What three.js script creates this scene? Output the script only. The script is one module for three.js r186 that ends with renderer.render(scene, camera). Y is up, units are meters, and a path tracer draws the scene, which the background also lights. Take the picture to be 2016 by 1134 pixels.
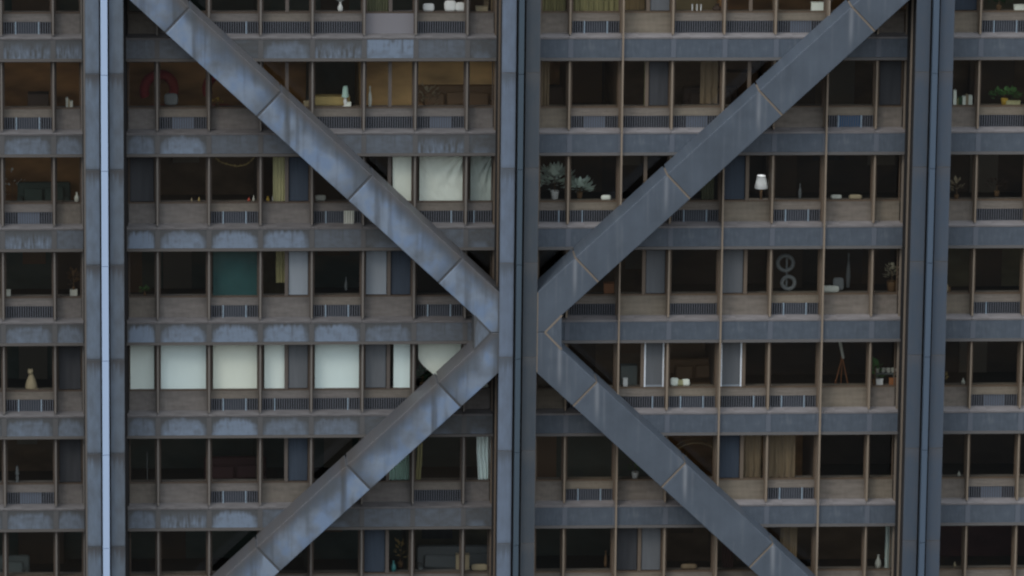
import * as THREE from 'three';
import { mergeGeometries } from 'three/addons/utils/BufferGeometryUtils.js';
import { ImprovedNoise } from 'three/addons/math/ImprovedNoise.js';
import { RoundedBoxGeometry } from 'three/addons/geometries/RoundedBoxGeometry.js';

// ---------------------------------------------------------------- camera, sky, sun, exposure
const scene = new THREE.Scene();
const camera = new THREE.PerspectiveCamera(5.254, 16 / 9, 1, 30000);
camera.position.set(-12.0, 36.87, 180);
camera.rotation.set(-0.2364, -0.06551, 0.01098, 'YXZ');
camera.updateMatrixWorld();
const renderer = new THREE.WebGLRenderer({ antialias: true });
renderer.toneMapping = THREE.LinearToneMapping;
camera.userData.fStop = 2.8; camera.focus = 111;
renderer.toneMappingExposure = 1.06;
renderer.shadowMap.enabled = true;

const PN = new ImprovedNoise();
const fbm = (x, y, s = 0, oct = 4) => { let a = 0.5, f = 1, v = 0; for (let i = 0; i < oct; i++) { v += a * PN.noise(x * f, y * f, s * 7.31 + i * 3.7); a *= 0.5; f *= 2.03; } return v; };
const clamp = (v, a = 0, b = 1) => Math.min(b, Math.max(a, v));
const smooth = (a, b, x) => { const t = clamp((x - a) / (b - a)); return t * t * (3 - 2 * t); };
let seedState = 12345;
const rnd = () => { seedState = (seedState * 1664525 + 1013904223) >>> 0; return seedState / 4294967296; };

{ // even overcast sky, slightly blue, a little brighter towards the left
  const w = 256, h = 128, d = new Float32Array(w * h * 4);
  for (let j = 0; j < h; j++) for (let i = 0; i < w; i++) {
    const el = ((j + 0.5) / h - 0.5) * Math.PI, az = ((i + 0.5) / w - 0.5) * 2 * Math.PI;
    const dx = Math.cos(az) * Math.cos(el), dz = Math.sin(az) * Math.cos(el);
    const s = Math.max(0, Math.sin(el));
    let L = 0.56 * (1 + 2.0 * s) * (1 - 0.22 * dx);
    L *= 1 + 0.10 * fbm(dx * 3, dz * 3 + s * 4, 2);
    const k = (j * w + i) * 4;
    d[k] = L * 0.90; d[k + 1] = L * 0.99; d[k + 2] = L * 1.11; d[k + 3] = 1;
  }
  const t = new THREE.DataTexture(d, w, h, THREE.RGBAFormat, THREE.FloatType);
  t.mapping = THREE.EquirectangularReflectionMapping; t.magFilter = THREE.LinearFilter; t.needsUpdate = true;
  scene.background = t; scene.environment = t;
}
const sun = new THREE.DirectionalLight(0xfff1e0, 0.6);
sun.position.set(-90, 130, 110); sun.target.position.set(0, -7, 0);
sun.castShadow = true; sun.shadow.radius = 32;
Object.assign(sun.shadow.camera, { left: -30, right: 30, top: 25, bottom: -25, near: 20, far: 400 });
scene.add(sun, sun.target);

// ---------------------------------------------------------------- helpers
const FH = 2.867, MW = 1.524, GY = -170;              // storey, window module, ground level
const toS = (v) => 255 * (v <= 0.0031308 ? 12.92 * v : 1.055 * Math.pow(v, 1 / 2.4) - 0.055);
function tex(w, h, fn) {                              // fn(u, v) gives a linear base colour
  const d = new Uint8Array(w * h * 4);
  for (let j = 0; j < h; j++) for (let i = 0; i < w; i++) {
    const c = fn((i + 0.5) / w, (j + 0.5) / h), k = (j * w + i) * 4;
    for (let q = 0; q < 3; q++) d[k + q] = Math.round(toS(clamp(c[q])));
    d[k + 3] = 255;
  }
  const t = new THREE.DataTexture(d, w, h); t.colorSpace = THREE.SRGBColorSpace; t.magFilter = THREE.LinearFilter;
  t.minFilter = THREE.LinearMipmapLinearFilter; t.generateMipmaps = true; t.wrapS = t.wrapT = THREE.RepeatWrapping; t.needsUpdate = true; return t;
}
const mixc = (a, b, t) => [0, 1, 2].map((i) => a[i] + (b[i] - a[i]) * t);
const scl = (a, s) => a.map((v) => v * s);
function mat(c, rough = 0.7, opt = {}) {
  const m = new THREE.MeshStandardMaterial({ roughness: rough, metalness: 0, ...opt });
  if (Array.isArray(c)) m.color.setRGB(...c); else m.map = c;
  return m;
}
const grain = (c, amt = 0.18, fx = 3, fy = 3, s = 1) => mat(tex(64, 64, (u, v) => scl(c, 1 + amt * 2 * fbm(u * fx, v * fy, s))), 0.75);

const used = {};
const numbered = (n) => { const k = used[n] = (used[n] ?? -1) + 1; return k ? n + '_' + String(k).padStart(3, '0') : n; };
function tag(o, label, category, group) { o.userData = { label, category, ...(group ? { group } : {}) }; return o; }
function structure(o, name) { o.name = name; o.userData.kind = 'structure'; scene.add(o); return o; }
function thing(name, label, category, [x, y, z], turn = 0, group) {
  const g = new THREE.Group(); g.name = numbered(name); g.position.set(x, y, z); g.rotation.y = turn; scene.add(g);
  return tag(g, label, category, group);
}
function put(name, geo, m, parent, x = 0, y = 0, z = 0) {
  const o = new THREE.Mesh(geo, m); o.name = name; o.castShadow = o.receiveShadow = true;
  o.position.set(x, parent === tower ? y - GY : y, z); parent.add(o); return o;
}
const boxes = new Map();
function box(w, h, d) { const k = [w, h, d].map((v) => v.toFixed(4)).join(); if (!boxes.has(k)) boxes.set(k, new THREE.BoxGeometry(w, h, d)); return boxes.get(k); }
const bx = (x, y, z, w, h, d) => new THREE.BoxGeometry(w, h, d).translate(x, y, z);
const lathe = (pts, seg = 20) => new THREE.LatheGeometry(pts.map((p) => new THREE.Vector2(...p)), seg);

// ---------------------------------------------------------------- materials
const DIRT = [0.080, 0.082, 0.082], CLEAN = [0.192, 0.240, 0.306], SLATE = [0.086, 0.105, 0.129];
function spandrelTex(kind, s) {
  return tex(128, 64, (u, v) => {
    const n = fbm(u * 5, v * 3, s), st = fbm(u * 22, v * 1.2, s + 9, 3), fine = fbm(u * 40, v * 20, s + 3, 2);
    let m = 0;
    if (kind === 'S' || kind === 'W') {
      const h1 = Math.sin(s * 12.9) * 0.5, h2 = Math.sin(s * 7.7 + 1) * 0.5, lean = 0.03 + (0.11 + 0.07 * h1) * v * v + 0.05 * fbm(v * 3, s, 4);
      const mx = Math.min(u - lean - 0.03 * (0.5 + h2), 1 - lean + 0.03 * h1 - u), top = 0.90 + 0.10 * h2 - v + 0.34 * fbm(u * 16, v * 0.6, s + 2, 3) * smooth(0.2, 0.8, v);
      const r = 0.24 + 0.1 * h1, qx = clamp((r - mx * 1.3) / r, 0, 3), qy = clamp((r * 1.5 - top) / (r * 1.5), 0, 3);
      m = 1 - smooth(0.35, 1.3, Math.hypot(qx, qy) + 0.5 * n);
      m *= kind === 'S' ? 0.90 + 0.7 * n + 0.4 * st + 0.15 * Math.sin(s * 3.1) : 0.50 + 0.5 * n + 0.3 * st;
      m *= 1 - 0.35 * smooth(0.12, 0.4, st) * smooth(0.2, 0.9, v);
    } else if (kind === 'K') m = clamp(0.45 + 1.5 * st + 0.6 * n) * smooth(1.0, 0.25, v) * smooth(0, 0.08, u) * smooth(1, 0.92, u) * 0.9;
    else if (kind === 'B') m = clamp(0.80 + 1.1 * st * smooth(0.0, 0.9, v) + 1.0 * n);
    else if (kind === 'F') m = 0.24 + 0.35 * n + 0.25 * st * v;
    else if (kind === 'D') m = 0.06 + 0.25 * n + 0.35 * smooth(0.5, 0, v) * smooth(0.35, 0.15, Math.abs(u - 0.5));
    if (kind !== 'R') { const u0 = 0.5 + 0.42 * Math.sin(s * 5.3), u1 = 0.5 + 0.4 * Math.sin(s * 2.9 + 2); m *= 1 - 0.6 * Math.exp(-Math.pow((u - u0) / 0.012, 2)) * smooth(0.1, 0.5, v + 0.4 * n) - 0.35 * Math.exp(-Math.pow((u - u1) / 0.025, 2)) * smooth(0.0, 0.6, v); }
    if (kind === 'R') return mixc(scl(SLATE, 1 + 0.22 * n + 0.22 * st + 0.10 * fine), [0.15, 0.165, 0.175], clamp(0.35 * smooth(0.12, 0.42, st + 0.4 * n) * smooth(0, 0.5, v)));
    return scl(mixc(DIRT, CLEAN, clamp(m)), 1 + 0.12 * fine);
  });
}
const SP = {};
for (const k of 'SWKFDB') SP[k] = (k === 'S' || k === 'W' ? [0, 1, 2, 3, 4, 5, 6] : [0, 1, 2]).map((i) => mat(spandrelTex(k, i * 5 + k.charCodeAt(0)), 0.5));
SP.R = [0, 1, 2, 3].map((i) => mat(spandrelTex('R', i * 4 + 50), 0.5));
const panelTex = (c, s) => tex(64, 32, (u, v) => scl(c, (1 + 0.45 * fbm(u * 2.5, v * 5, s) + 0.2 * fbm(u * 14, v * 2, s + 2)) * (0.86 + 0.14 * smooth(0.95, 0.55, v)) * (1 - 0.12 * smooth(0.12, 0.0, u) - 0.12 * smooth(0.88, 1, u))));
const M = {
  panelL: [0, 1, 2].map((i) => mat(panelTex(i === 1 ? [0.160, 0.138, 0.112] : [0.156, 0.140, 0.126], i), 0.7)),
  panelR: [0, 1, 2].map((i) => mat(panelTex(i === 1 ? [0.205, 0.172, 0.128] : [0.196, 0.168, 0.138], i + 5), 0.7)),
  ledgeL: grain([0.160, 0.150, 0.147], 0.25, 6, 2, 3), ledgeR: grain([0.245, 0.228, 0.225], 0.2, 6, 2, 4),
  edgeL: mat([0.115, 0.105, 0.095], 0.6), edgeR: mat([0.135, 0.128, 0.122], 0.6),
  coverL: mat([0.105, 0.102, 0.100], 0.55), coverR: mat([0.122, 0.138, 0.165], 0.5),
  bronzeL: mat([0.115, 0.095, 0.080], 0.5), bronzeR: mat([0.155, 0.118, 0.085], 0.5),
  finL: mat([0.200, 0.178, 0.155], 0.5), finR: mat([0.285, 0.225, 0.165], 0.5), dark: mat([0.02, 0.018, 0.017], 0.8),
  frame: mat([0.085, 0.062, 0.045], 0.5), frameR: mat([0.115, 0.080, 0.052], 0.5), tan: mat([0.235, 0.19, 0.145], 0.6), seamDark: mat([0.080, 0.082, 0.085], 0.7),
  slat: mat([0.125, 0.132, 0.15], 0.6), grilleBack: mat([0.012, 0.011, 0.011], 0.9), bracket: mat([0.34, 0.43, 0.50], 0.4),
  unit: mat([0.20, 0.235, 0.29], 0.6), unitDark: mat([0.045, 0.055, 0.07], 0.7), unitBlue: mat([0.03, 0.12, 0.26], 0.6),
  navy: grain([0.034, 0.048, 0.068], 0.25, 8, 1, 6), grey: grain([0.120, 0.128, 0.135], 0.15, 8, 1, 7), lightPanel: grain([0.255, 0.285, 0.31], 0.08, 4, 1, 8),
  dim: grain([0.042, 0.044, 0.048], 0.2, 5, 1, 9), white: mat([0.84, 0.89, 0.93], 0.4), panelPale: mat([0.215, 0.205, 0.215], 0.65),
  concrete: mat([0.2, 0.19, 0.18], 0.9), core: mat([0.06, 0.065, 0.075], 0.8),
  doorPale: mat([0.20, 0.17, 0.13], 0.7), doorDark: mat([0.085, 0.055, 0.035], 0.7), carpet: mat([0.05, 0.045, 0.04], 0.95), wood: mat([0.16, 0.09, 0.045], 0.6),
};
const glass = [0, 1, 2, 3].map((i) => {
  const m = new THREE.MeshPhysicalMaterial({ transmission: 1, thickness: 0, roughness: 0.01, ior: 1.5, metalness: 0 });
  m.color.setRGB(0.94, 0.95, 0.93); m.bumpMap = tex(64, 64, (u, v) => { const h = 0.5 + 0.7 * fbm(u * 2.2, v * 2.2, i * 3 + 70, 2); return [h, h, h]; }); m.bumpMap.colorSpace = THREE.NoColorSpace; m.bumpScale = 0.002; return m;
});

// ---------------------------------------------------------------- ground
{
  const t = tex(1024, 1024, (u, v) => { // parkland: bare brown soil, dry grass, dark trees and water
    const a = u * 6.2832, b = v * 6.2832, x = Math.cos(a) * 3 + Math.sin(b) * 3.1, y = Math.sin(a) * 3 + Math.cos(b) * 2.9;
    const n = fbm(x * 1.1, y * 1.1, 1, 5), q = fbm(x * 4 + 9, y * 4, 2, 4);
    return scl(mixc([0.024, 0.026, 0.024], [0.075, 0.052, 0.032], smooth(-0.25, 0.35, n + 0.15 * q)), 1 + 0.2 * q);
  });
  t.repeat.set(40, 40);
  const g = new THREE.Mesh(new THREE.PlaneGeometry(24000, 24000).rotateX(-Math.PI / 2), mat(t, 0.95));
  g.position.y = GY; g.receiveShadow = true; structure(g, 'ground');
}

// ---------------------------------------------------------------- the tower
const tower = new THREE.Group(); tower.name = 'apartment_tower'; tower.position.set(0, GY, 0); scene.add(tower);
tag(tower, 'dark steel apartment tower with stained columns, crossing diagonal braces and bands of windows', 'apartment tower');
put('tower_core', box(44, 260, 12), M.core, tower, 0, GY + 130, -14.2);
const M0 = -11, M1 = 10, XA = M0 * MW, XB = (M1 + 1) * MW, ROWS = [0, 1, 2, 3, 4, 5, 6];
const yb = (r) => -r * FH;
const colAt = [-12.192, 0, 12.192];
const isCol = (k) => ((k % 8) + 8) % 8 === 0;

// floor slabs, spandrel bands
const SPAN = [ // LL (2), L (8) ; R side is always the plain slate
  ['KK', 'FFDWKBFD'], ['WW', 'WSFFFFKD'], ['KF', 'SSSSFDFD'], ['WW', 'SSSSSWFF'], ['WW', 'WSSWWDDD'], ['WW', 'WKSFDFFD'], ['WW', 'WWWWWWWW']];
const ledgeGeo = (w) => { // sloped top between the spandrel and the sill panel
  const s = new THREE.Shape(); s.moveTo(0, -0.05); s.lineTo(0.012, 0); s.lineTo(-0.44, 0.055); s.lineTo(-0.44, -0.05);
  const g = new THREE.ExtrudeGeometry(s, { depth: w, bevelEnabled: false }); g.rotateY(-Math.PI / 2).translate(w / 2, 0, 0); return g;
};
const ledges = new Map();
for (let j = -1; j <= 6; j++) {
  const y = yb(j);
  put('floor_slab', box(XB - XA, 0.56, 6.4), M.concrete, tower, 0, y + 0.33, -4.95);
  for (let b = 0; b < 4; b++) {
    const ka = [M0, -8, 0, 8][b], kb = [-8, 0, 8, M1 + 1][b], xa = ka * MW + (isCol(ka) ? 0.62 : 0), xb = kb * MW - (isCol(kb) ? 0.62 : 0), left = b < 2;
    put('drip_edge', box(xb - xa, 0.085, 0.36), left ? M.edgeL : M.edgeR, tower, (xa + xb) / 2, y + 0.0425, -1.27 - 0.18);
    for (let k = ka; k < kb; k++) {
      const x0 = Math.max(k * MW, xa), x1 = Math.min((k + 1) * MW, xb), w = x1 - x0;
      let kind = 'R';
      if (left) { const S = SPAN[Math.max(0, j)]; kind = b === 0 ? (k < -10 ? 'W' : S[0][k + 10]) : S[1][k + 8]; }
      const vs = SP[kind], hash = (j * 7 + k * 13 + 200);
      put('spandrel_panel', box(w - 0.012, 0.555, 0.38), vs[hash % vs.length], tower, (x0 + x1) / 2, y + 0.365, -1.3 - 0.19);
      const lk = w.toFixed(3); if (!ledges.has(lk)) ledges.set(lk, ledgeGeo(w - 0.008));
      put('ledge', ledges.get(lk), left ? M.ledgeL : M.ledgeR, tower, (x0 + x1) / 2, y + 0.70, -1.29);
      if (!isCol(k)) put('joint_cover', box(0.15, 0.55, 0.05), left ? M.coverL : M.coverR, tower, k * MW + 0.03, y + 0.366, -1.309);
    }
  }
}

// sill panels and grilles
const PAN = [
  ['BP', 'PPWGGPGP', 'PBPGGUGP', 'PB'], ['BP', 'PUPPGGUP', 'PUGUPPCP', 'PG'], ['UP', 'PPBPBPWW', 'WWPBPBPP', 'PG'], ['GP', 'PPBPBPBP', 'PGPGPBPP', 'PW'],
  ['BP', 'PPBWWGPP', 'PGWBWBPP', 'PU'], ['UP', 'PPBPPPGP', 'PBPPPBPP', 'PU'], ['GP', 'PPGPGPGP', 'PGPGPGPP', 'PG']];
const WIN = [ // per module: F full pane, two letters for a split one; n navy, g grey, l light, f white-framed grey, d dim panel
  ['F F', 'F F F -- F -- F F', 'F F -g F -- F F F', 'Fn F'], ['F F', 'F F F -- F -- F F', 'F F -d F -- F F Fd', 'F F'],
  ['F F', 'Fd F F -n F -- F F', 'F F -- F n- F F F', 'F F'], ['F F', 'F F F -l F ln F F', 'F F -g F g- F F F', 'F F'],
  ['F Fd', 'F F F -g F g- F F', 'F F -f F f- F F F', 'F F'], ['F Fd', 'F F F -n F -- F F', 'F F F F n- F F F', 'F F'],
  ['F F', 'F F F F F n- F F', 'F F dg F F F F F', 'F F']];
const bayOf = (k) => (k < -8 ? 0 : k < 0 ? 1 : k < 8 ? 2 : 3);
const pick = (rowStrings, k, split) => { const b = bayOf(k), i = k - [-10, -8, 0, 8][b], s = split ? rowStrings[b].split(' ') : rowStrings[b]; return s[i] ?? (split ? 'F' : 'P'); };
const slatCache = new Map();
function slats(w, h) {
  const k = w.toFixed(3);
  if (!slatCache.has(k)) { const g = [], n = Math.round(w / 0.072); for (let i = 0; i < n; i++) g.push(bx(-w / 2 + (i + 0.5) * w / n, 0, 0, 0.026, h, 0.05)); g.push(bx(0, h / 2 - 0.008, -0.01, w, 0.016, 0.03), bx(0, -h / 2 + 0.008, -0.01, w, 0.016, 0.03)); slatCache.set(k, mergeGeometries(g)); }
  return slatCache.get(k);
}
const frameCache = new Map();
function winFrame(w, h) {
  const k = w.toFixed(3);
  if (!frameCache.has(k)) frameCache.set(k, mergeGeometries([bx(0, h / 2 - 0.03, 0, w, 0.06, 0.09), bx(0, -h / 2 + 0.025, 0, w, 0.05, 0.09), bx(-w / 2 + 0.0175, -0.005, 0, 0.035, h - 0.11, 0.086), bx(w / 2 - 0.0175, -0.005, 0, 0.035, h - 0.11, 0.086)]));
  return frameCache.get(k);
}
const paneCache = new Map();
function paneGeo(w, h) { const k = w.toFixed(3); if (!paneCache.has(k)) paneCache.set(k, new THREE.PlaneGeometry(w, h)); return paneCache.get(k); }
const panelMat = { n: M.navy, g: M.grey, l: M.lightPanel, d: M.dim, f: M.grey };
for (const r of ROWS) for (let k = M0; k <= M1; k++) {
  const left = k < 0, y = yb(r), b = bayOf(k);
  const x0 = k * MW + (isCol(k) ? 0.70 : 0.055 + 0.03), x1 = (k + 1) * MW - (isCol(k + 1) ? 0.70 : 0.055 - 0.03), w = x1 - x0, xc = (x0 + x1) / 2;
  const hash = Math.abs(r * 31 + k * 17 + 3);
  // under the window
  const p = pick(PAN[r], k, false);
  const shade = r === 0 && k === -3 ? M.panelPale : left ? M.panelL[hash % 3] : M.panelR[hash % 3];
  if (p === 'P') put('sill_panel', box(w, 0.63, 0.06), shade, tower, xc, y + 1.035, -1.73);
  else {
    put('sill_rail', box(w, 0.235, 0.07), shade, tower, xc, y + 1.2325, -1.725);
    const g = put('grille', box(w, 0.40, 0.04), M.grilleBack, tower, xc, y + 0.92, -1.80);
    const s = put('slats', slats(w, 0.395), M.slat, g, 0, 0, 0.08); s.userData.kind = 'stuff';
    if (p === 'U' || p === 'B') put('cooling_unit', box(w * 0.46, 0.36, 0.03), p === 'U' ? M.unit : M.unitDark, g, 0.01, 0, 0.035);
    if (p === 'C') put('cooling_unit', box(w * 0.46, 0.36, 0.03), M.unitBlue, g, 0.0, 0, 0.035).userData.label = 'bright blue cooling unit';
    if (p === 'B' || p === 'C' || p === 'W') for (const f of p === 'W' ? [k % 2 ? -0.23 : 0.24] : [-0.24, 0.24]) put('bracket', box(0.027, 0.385, 0.07), M.bracket, g, f * w, 0, 0.10);
  }
  // the window: frame, panes, posts, panels
  const wt = pick(WIN[r], k, true), h = 1.47, fr = left ? M.frame : M.frameR;
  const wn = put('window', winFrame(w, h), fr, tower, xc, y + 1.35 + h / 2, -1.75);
  const ih = h - 0.115, iw = w - 0.07;
  const fill = (c, xa, xb) => {
    const ww = xb - xa, xm = (xa + xb) / 2;
    if (c === '-') put('pane', paneGeo(ww - 0.004, ih - 0.004), glass[Math.floor(rnd() * 4)], wn, xm, -0.005, -0.015).rotation.set((rnd() - 0.5) * 0.012, (rnd() - 0.5) * 0.012, 0);
    else {
      put('vent_panel', box(ww - 0.03, ih - 0.03, 0.03), panelMat[c], wn, xm, -0.005, -0.01);
      if (c === 'f') { for (const s of [-1, 1]) put('panel_trim', box(0.042, ih, 0.06), M.white, wn, xm + s * (ww / 2 - 0.022), -0.005, 0.025); put('panel_trim', box(ww - 0.09, 0.045, 0.05), M.lightPanel, wn, xm, -ih / 2 + 0.02, 0.025); }
    }
  };
  if (wt[0] === 'F') { fill(wt[1] ?? '-', -iw / 2, iw / 2); }
  else {
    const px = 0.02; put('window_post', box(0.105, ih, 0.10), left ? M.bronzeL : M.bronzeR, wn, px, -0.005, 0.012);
    fill(wt[0], -iw / 2, px - 0.056); fill(wt[1], px + 0.056, iw / 2);
  }
  put('window_shelf', box(MW - 0.01, 0.05, 0.42), shade, tower, (k + 0.5) * MW, y + 1.315, -2.03);
  // mullion between this window and the one to its left
  if (!isCol(k)) {
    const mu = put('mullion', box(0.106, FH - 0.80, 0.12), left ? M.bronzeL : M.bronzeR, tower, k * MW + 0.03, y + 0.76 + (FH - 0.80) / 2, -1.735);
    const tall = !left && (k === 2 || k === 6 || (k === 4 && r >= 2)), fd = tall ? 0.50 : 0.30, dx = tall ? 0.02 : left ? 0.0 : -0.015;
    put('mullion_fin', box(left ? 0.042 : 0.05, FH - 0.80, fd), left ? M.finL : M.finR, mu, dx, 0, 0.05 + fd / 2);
    if (tall) put('mullion_fin', box(0.05, 0.797, 0.14), M.finR, mu, dx, -FH / 2, 0.48);
  }
}

// columns: flanges and a projecting centre rail, jointed at every floor
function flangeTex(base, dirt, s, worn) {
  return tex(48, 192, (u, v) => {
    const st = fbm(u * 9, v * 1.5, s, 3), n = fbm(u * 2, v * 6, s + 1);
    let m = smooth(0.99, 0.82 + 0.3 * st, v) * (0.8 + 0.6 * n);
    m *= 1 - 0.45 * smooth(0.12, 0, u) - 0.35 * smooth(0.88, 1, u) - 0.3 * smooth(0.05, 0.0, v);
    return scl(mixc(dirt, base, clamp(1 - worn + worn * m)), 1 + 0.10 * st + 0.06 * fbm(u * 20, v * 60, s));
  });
}
const COLS = [
  { fl: [0, 1].map((i) => mat(flangeTex([0.152, 0.192, 0.240], [0.075, 0.074, 0.074], i, 1), 0.5)), fr: [0, 1].map((i) => mat(flangeTex([0.128, 0.158, 0.192], [0.07, 0.07, 0.072], i + 4, 1), 0.5)), fin: mat([0.45, 0.57, 0.76], 0.5), jamb: [M.finL, M.dark], fw: 0.20 },  // left rail is lighter and bluer: a sky reflection put into its colour
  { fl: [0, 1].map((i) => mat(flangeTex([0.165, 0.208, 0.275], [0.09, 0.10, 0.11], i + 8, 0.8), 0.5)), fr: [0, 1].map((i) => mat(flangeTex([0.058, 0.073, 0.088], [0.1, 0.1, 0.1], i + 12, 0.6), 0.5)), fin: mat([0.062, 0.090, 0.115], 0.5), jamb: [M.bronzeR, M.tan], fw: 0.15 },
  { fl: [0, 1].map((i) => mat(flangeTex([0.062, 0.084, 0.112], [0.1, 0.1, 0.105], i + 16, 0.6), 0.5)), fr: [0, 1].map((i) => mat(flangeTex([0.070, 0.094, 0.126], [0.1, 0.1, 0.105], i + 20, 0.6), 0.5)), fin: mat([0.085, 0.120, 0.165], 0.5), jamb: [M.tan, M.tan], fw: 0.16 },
];
colAt.forEach((cx, ci) => {
  const C = COLS[ci], yTop = 4.4, yBot = -20.6;
  const col = put('column', box(1.11, yTop - yBot, 1.66), M.dark, tower, cx, (yTop + yBot) / 2, -0.95);
  for (let j = -1; j <= 6; j++) {
    const ys = yb(j) - 0.10, hy = FH - 0.03, yl = ys - FH / 2 - (yTop + yBot) / 2;
    const fw = 0.415;
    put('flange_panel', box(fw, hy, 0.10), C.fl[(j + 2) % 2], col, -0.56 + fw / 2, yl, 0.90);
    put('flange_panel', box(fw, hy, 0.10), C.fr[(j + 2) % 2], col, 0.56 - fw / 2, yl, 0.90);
    put('joint_strip', box(0.405, 0.045, 0.06), ci === 2 || ci === 1 ? M.edgeR : M.seamDark, col, -0.56 + 0.207, yl + FH / 2, 0.905);
    put('joint_strip', box(0.405, 0.045, 0.06), ci === 0 ? M.seamDark : M.edgeR, col, 0.56 - 0.207, yl + FH / 2, 0.905);
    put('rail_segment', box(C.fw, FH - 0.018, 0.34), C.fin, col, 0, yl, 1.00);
  }
  // bronze jambs down both sides of the column
  for (const s of [-1, 1]) {
    const jm = s < 0 ? C.jamb[0] : C.jamb[1];
    put('jamb', box(0.05, yTop - yBot, 0.10), jm, col, s * 0.588, 0, 0.18);
    put('jamb', box(0.06, yTop - yBot, 0.10), jm, col, s * 0.655, 0, -0.60);
    put('jamb', box(0.09, yTop - yBot, 0.06), M.dark, col, s * 0.60, 0, -0.35);
  }
});

// diagonal braces: box members in bolted lengths, meeting at a node on the centre column
const CY = -7.95, SL = 0.938, HV = 0.70, ZF = -0.02, ZB = -1.295;
function plate(pts, m, parent, name, bevel = 0.02) {
  const cx = pts.reduce((a, p) => a + p[0], 0) / pts.length, cy = pts.reduce((a, p) => a + p[1], 0) / pts.length;
  const s = new THREE.Shape(); pts.forEach((p, i) => s[i ? 'lineTo' : 'moveTo'](p[0] - cx, p[1] - cy));
  const g = new THREE.ExtrudeGeometry(s, { depth: ZF - ZB - 2 * bevel, bevelEnabled: true, bevelSize: bevel, bevelThickness: bevel, bevelOffset: -bevel, bevelSegments: 2 });
  g.computeBoundingBox(); const bb = g.boundingBox, P = g.attributes.position, U = g.attributes.uv;
  for (let i = 0; i < P.count; i++) U.setXY(i, (P.getX(i) - bb.min.x) / (bb.max.x - bb.min.x), (P.getY(i) - bb.min.y) / (bb.max.y - bb.min.y));
  const box2 = { x0: bb.min.x + cx, x1: bb.max.x + cx, y0: bb.min.y + cy, y1: bb.max.y + cy };
  const o = put(name, g, typeof m === 'function' ? m(box2) : m, parent, cx, cy, ZB + bevel); return o;
}
function braceMat(sx, sy, seed, a0, a1) { // dirt on the upper edge and at the joints, washed clean below (left); even slate (right)
  return (b) => mat(tex(96, 128, (u, v) => {
    const x = b.x0 + u * (b.x1 - b.x0), y = b.y0 + v * (b.y1 - b.y0), a = Math.abs(x), t = (y - (CY + sy * SL * a)) / (2 * HV); // -0.5 lower edge .. 0.5 upper edge
    const st = fbm(x * 7, y * 0.45, seed, 4), n = fbm(x * 0.9, y * 0.9, seed + 3), n2 = fbm(x * 2.5, y * 2.0, seed + 8), fine = fbm(x * 30, y * 30, seed + 5, 2);
    if (sx > 0) {
      let c = mixc(scl(SLATE, 1.02 + 0.26 * n + 0.16 * n2 + 0.12 * st + 0.10 * fine), [0.15, 0.165, 0.18], clamp(0.35 * smooth(0.16, 0.45, st + 0.3 * n2)));
      const jx = sy > 0 ? a1 - 0.35 : a0 + 0.35, below = smooth(0.5, 0.44, t) * smooth(-0.5, 0.1, t);
      const sk = Math.exp(-Math.pow((a - jx) / 0.06, 2)) * 0.85 + Math.exp(-Math.pow((a - jx - 0.22) / 0.03, 2)) * 0.28 + Math.exp(-Math.pow((a - jx + 0.55) / 0.03, 2)) * 0.2;
      return mixc(c, [0.235, 0.25, 0.27], clamp(sk * below * (0.9 + 0.8 * st)));
    }
    const lo = sy > 0 ? a0 : a1;                     // the joint the water runs down to
    const dl = Math.abs(a - lo - (t * 0.70 * (sy > 0 ? -1 : 1)));
    let m = 1 - smooth(-0.12 + 0.3 * n, 0.46 + 0.2 * n, t + 0.14 * st + 0.1 * n2);
    m *= 0.72 + 1.2 * n + 0.6 * n2; m = clamp(m + 0.12);
    m *= 1 - 0.6 * smooth(0.45 + 0.5 * n, 0.0, dl) - 0.28 * smooth(0.12, 0.45, st);
    const up = sy > 0 ? a1 : a0, du = Math.abs(a - up);
    m += 0.5 * smooth(0.35, 0.1, du) * smooth(-0.5, -0.1, -Math.abs(t)) * (0.6 + 2 * st);
    const jb = sy > 0 ? a1 - 0.52 : a0 + 0.44, band = Math.exp(-Math.pow((a - jb) / 0.10, 4)) * 0.85 + 0.5 * Math.exp(-Math.pow((a - jb + 0.28) / 0.12, 2)) * smooth(0.1, 0.35, st + 0.2);
    m *= 1 - clamp(band * (0.75 + st));
    return scl(mixc(mixc([0.072, 0.078, 0.083], [0.092, 0.082, 0.074], smooth(0.25, 0.5, t + 0.3 * n)), mixc([0.222, 0.270, 0.335], [0.180, 0.245, 0.350], smooth(-0.2, 0.25, n2)), clamp(m)), 1 + 0.10 * fine);
  }), 0.5);
}
let bs = 1;
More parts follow.
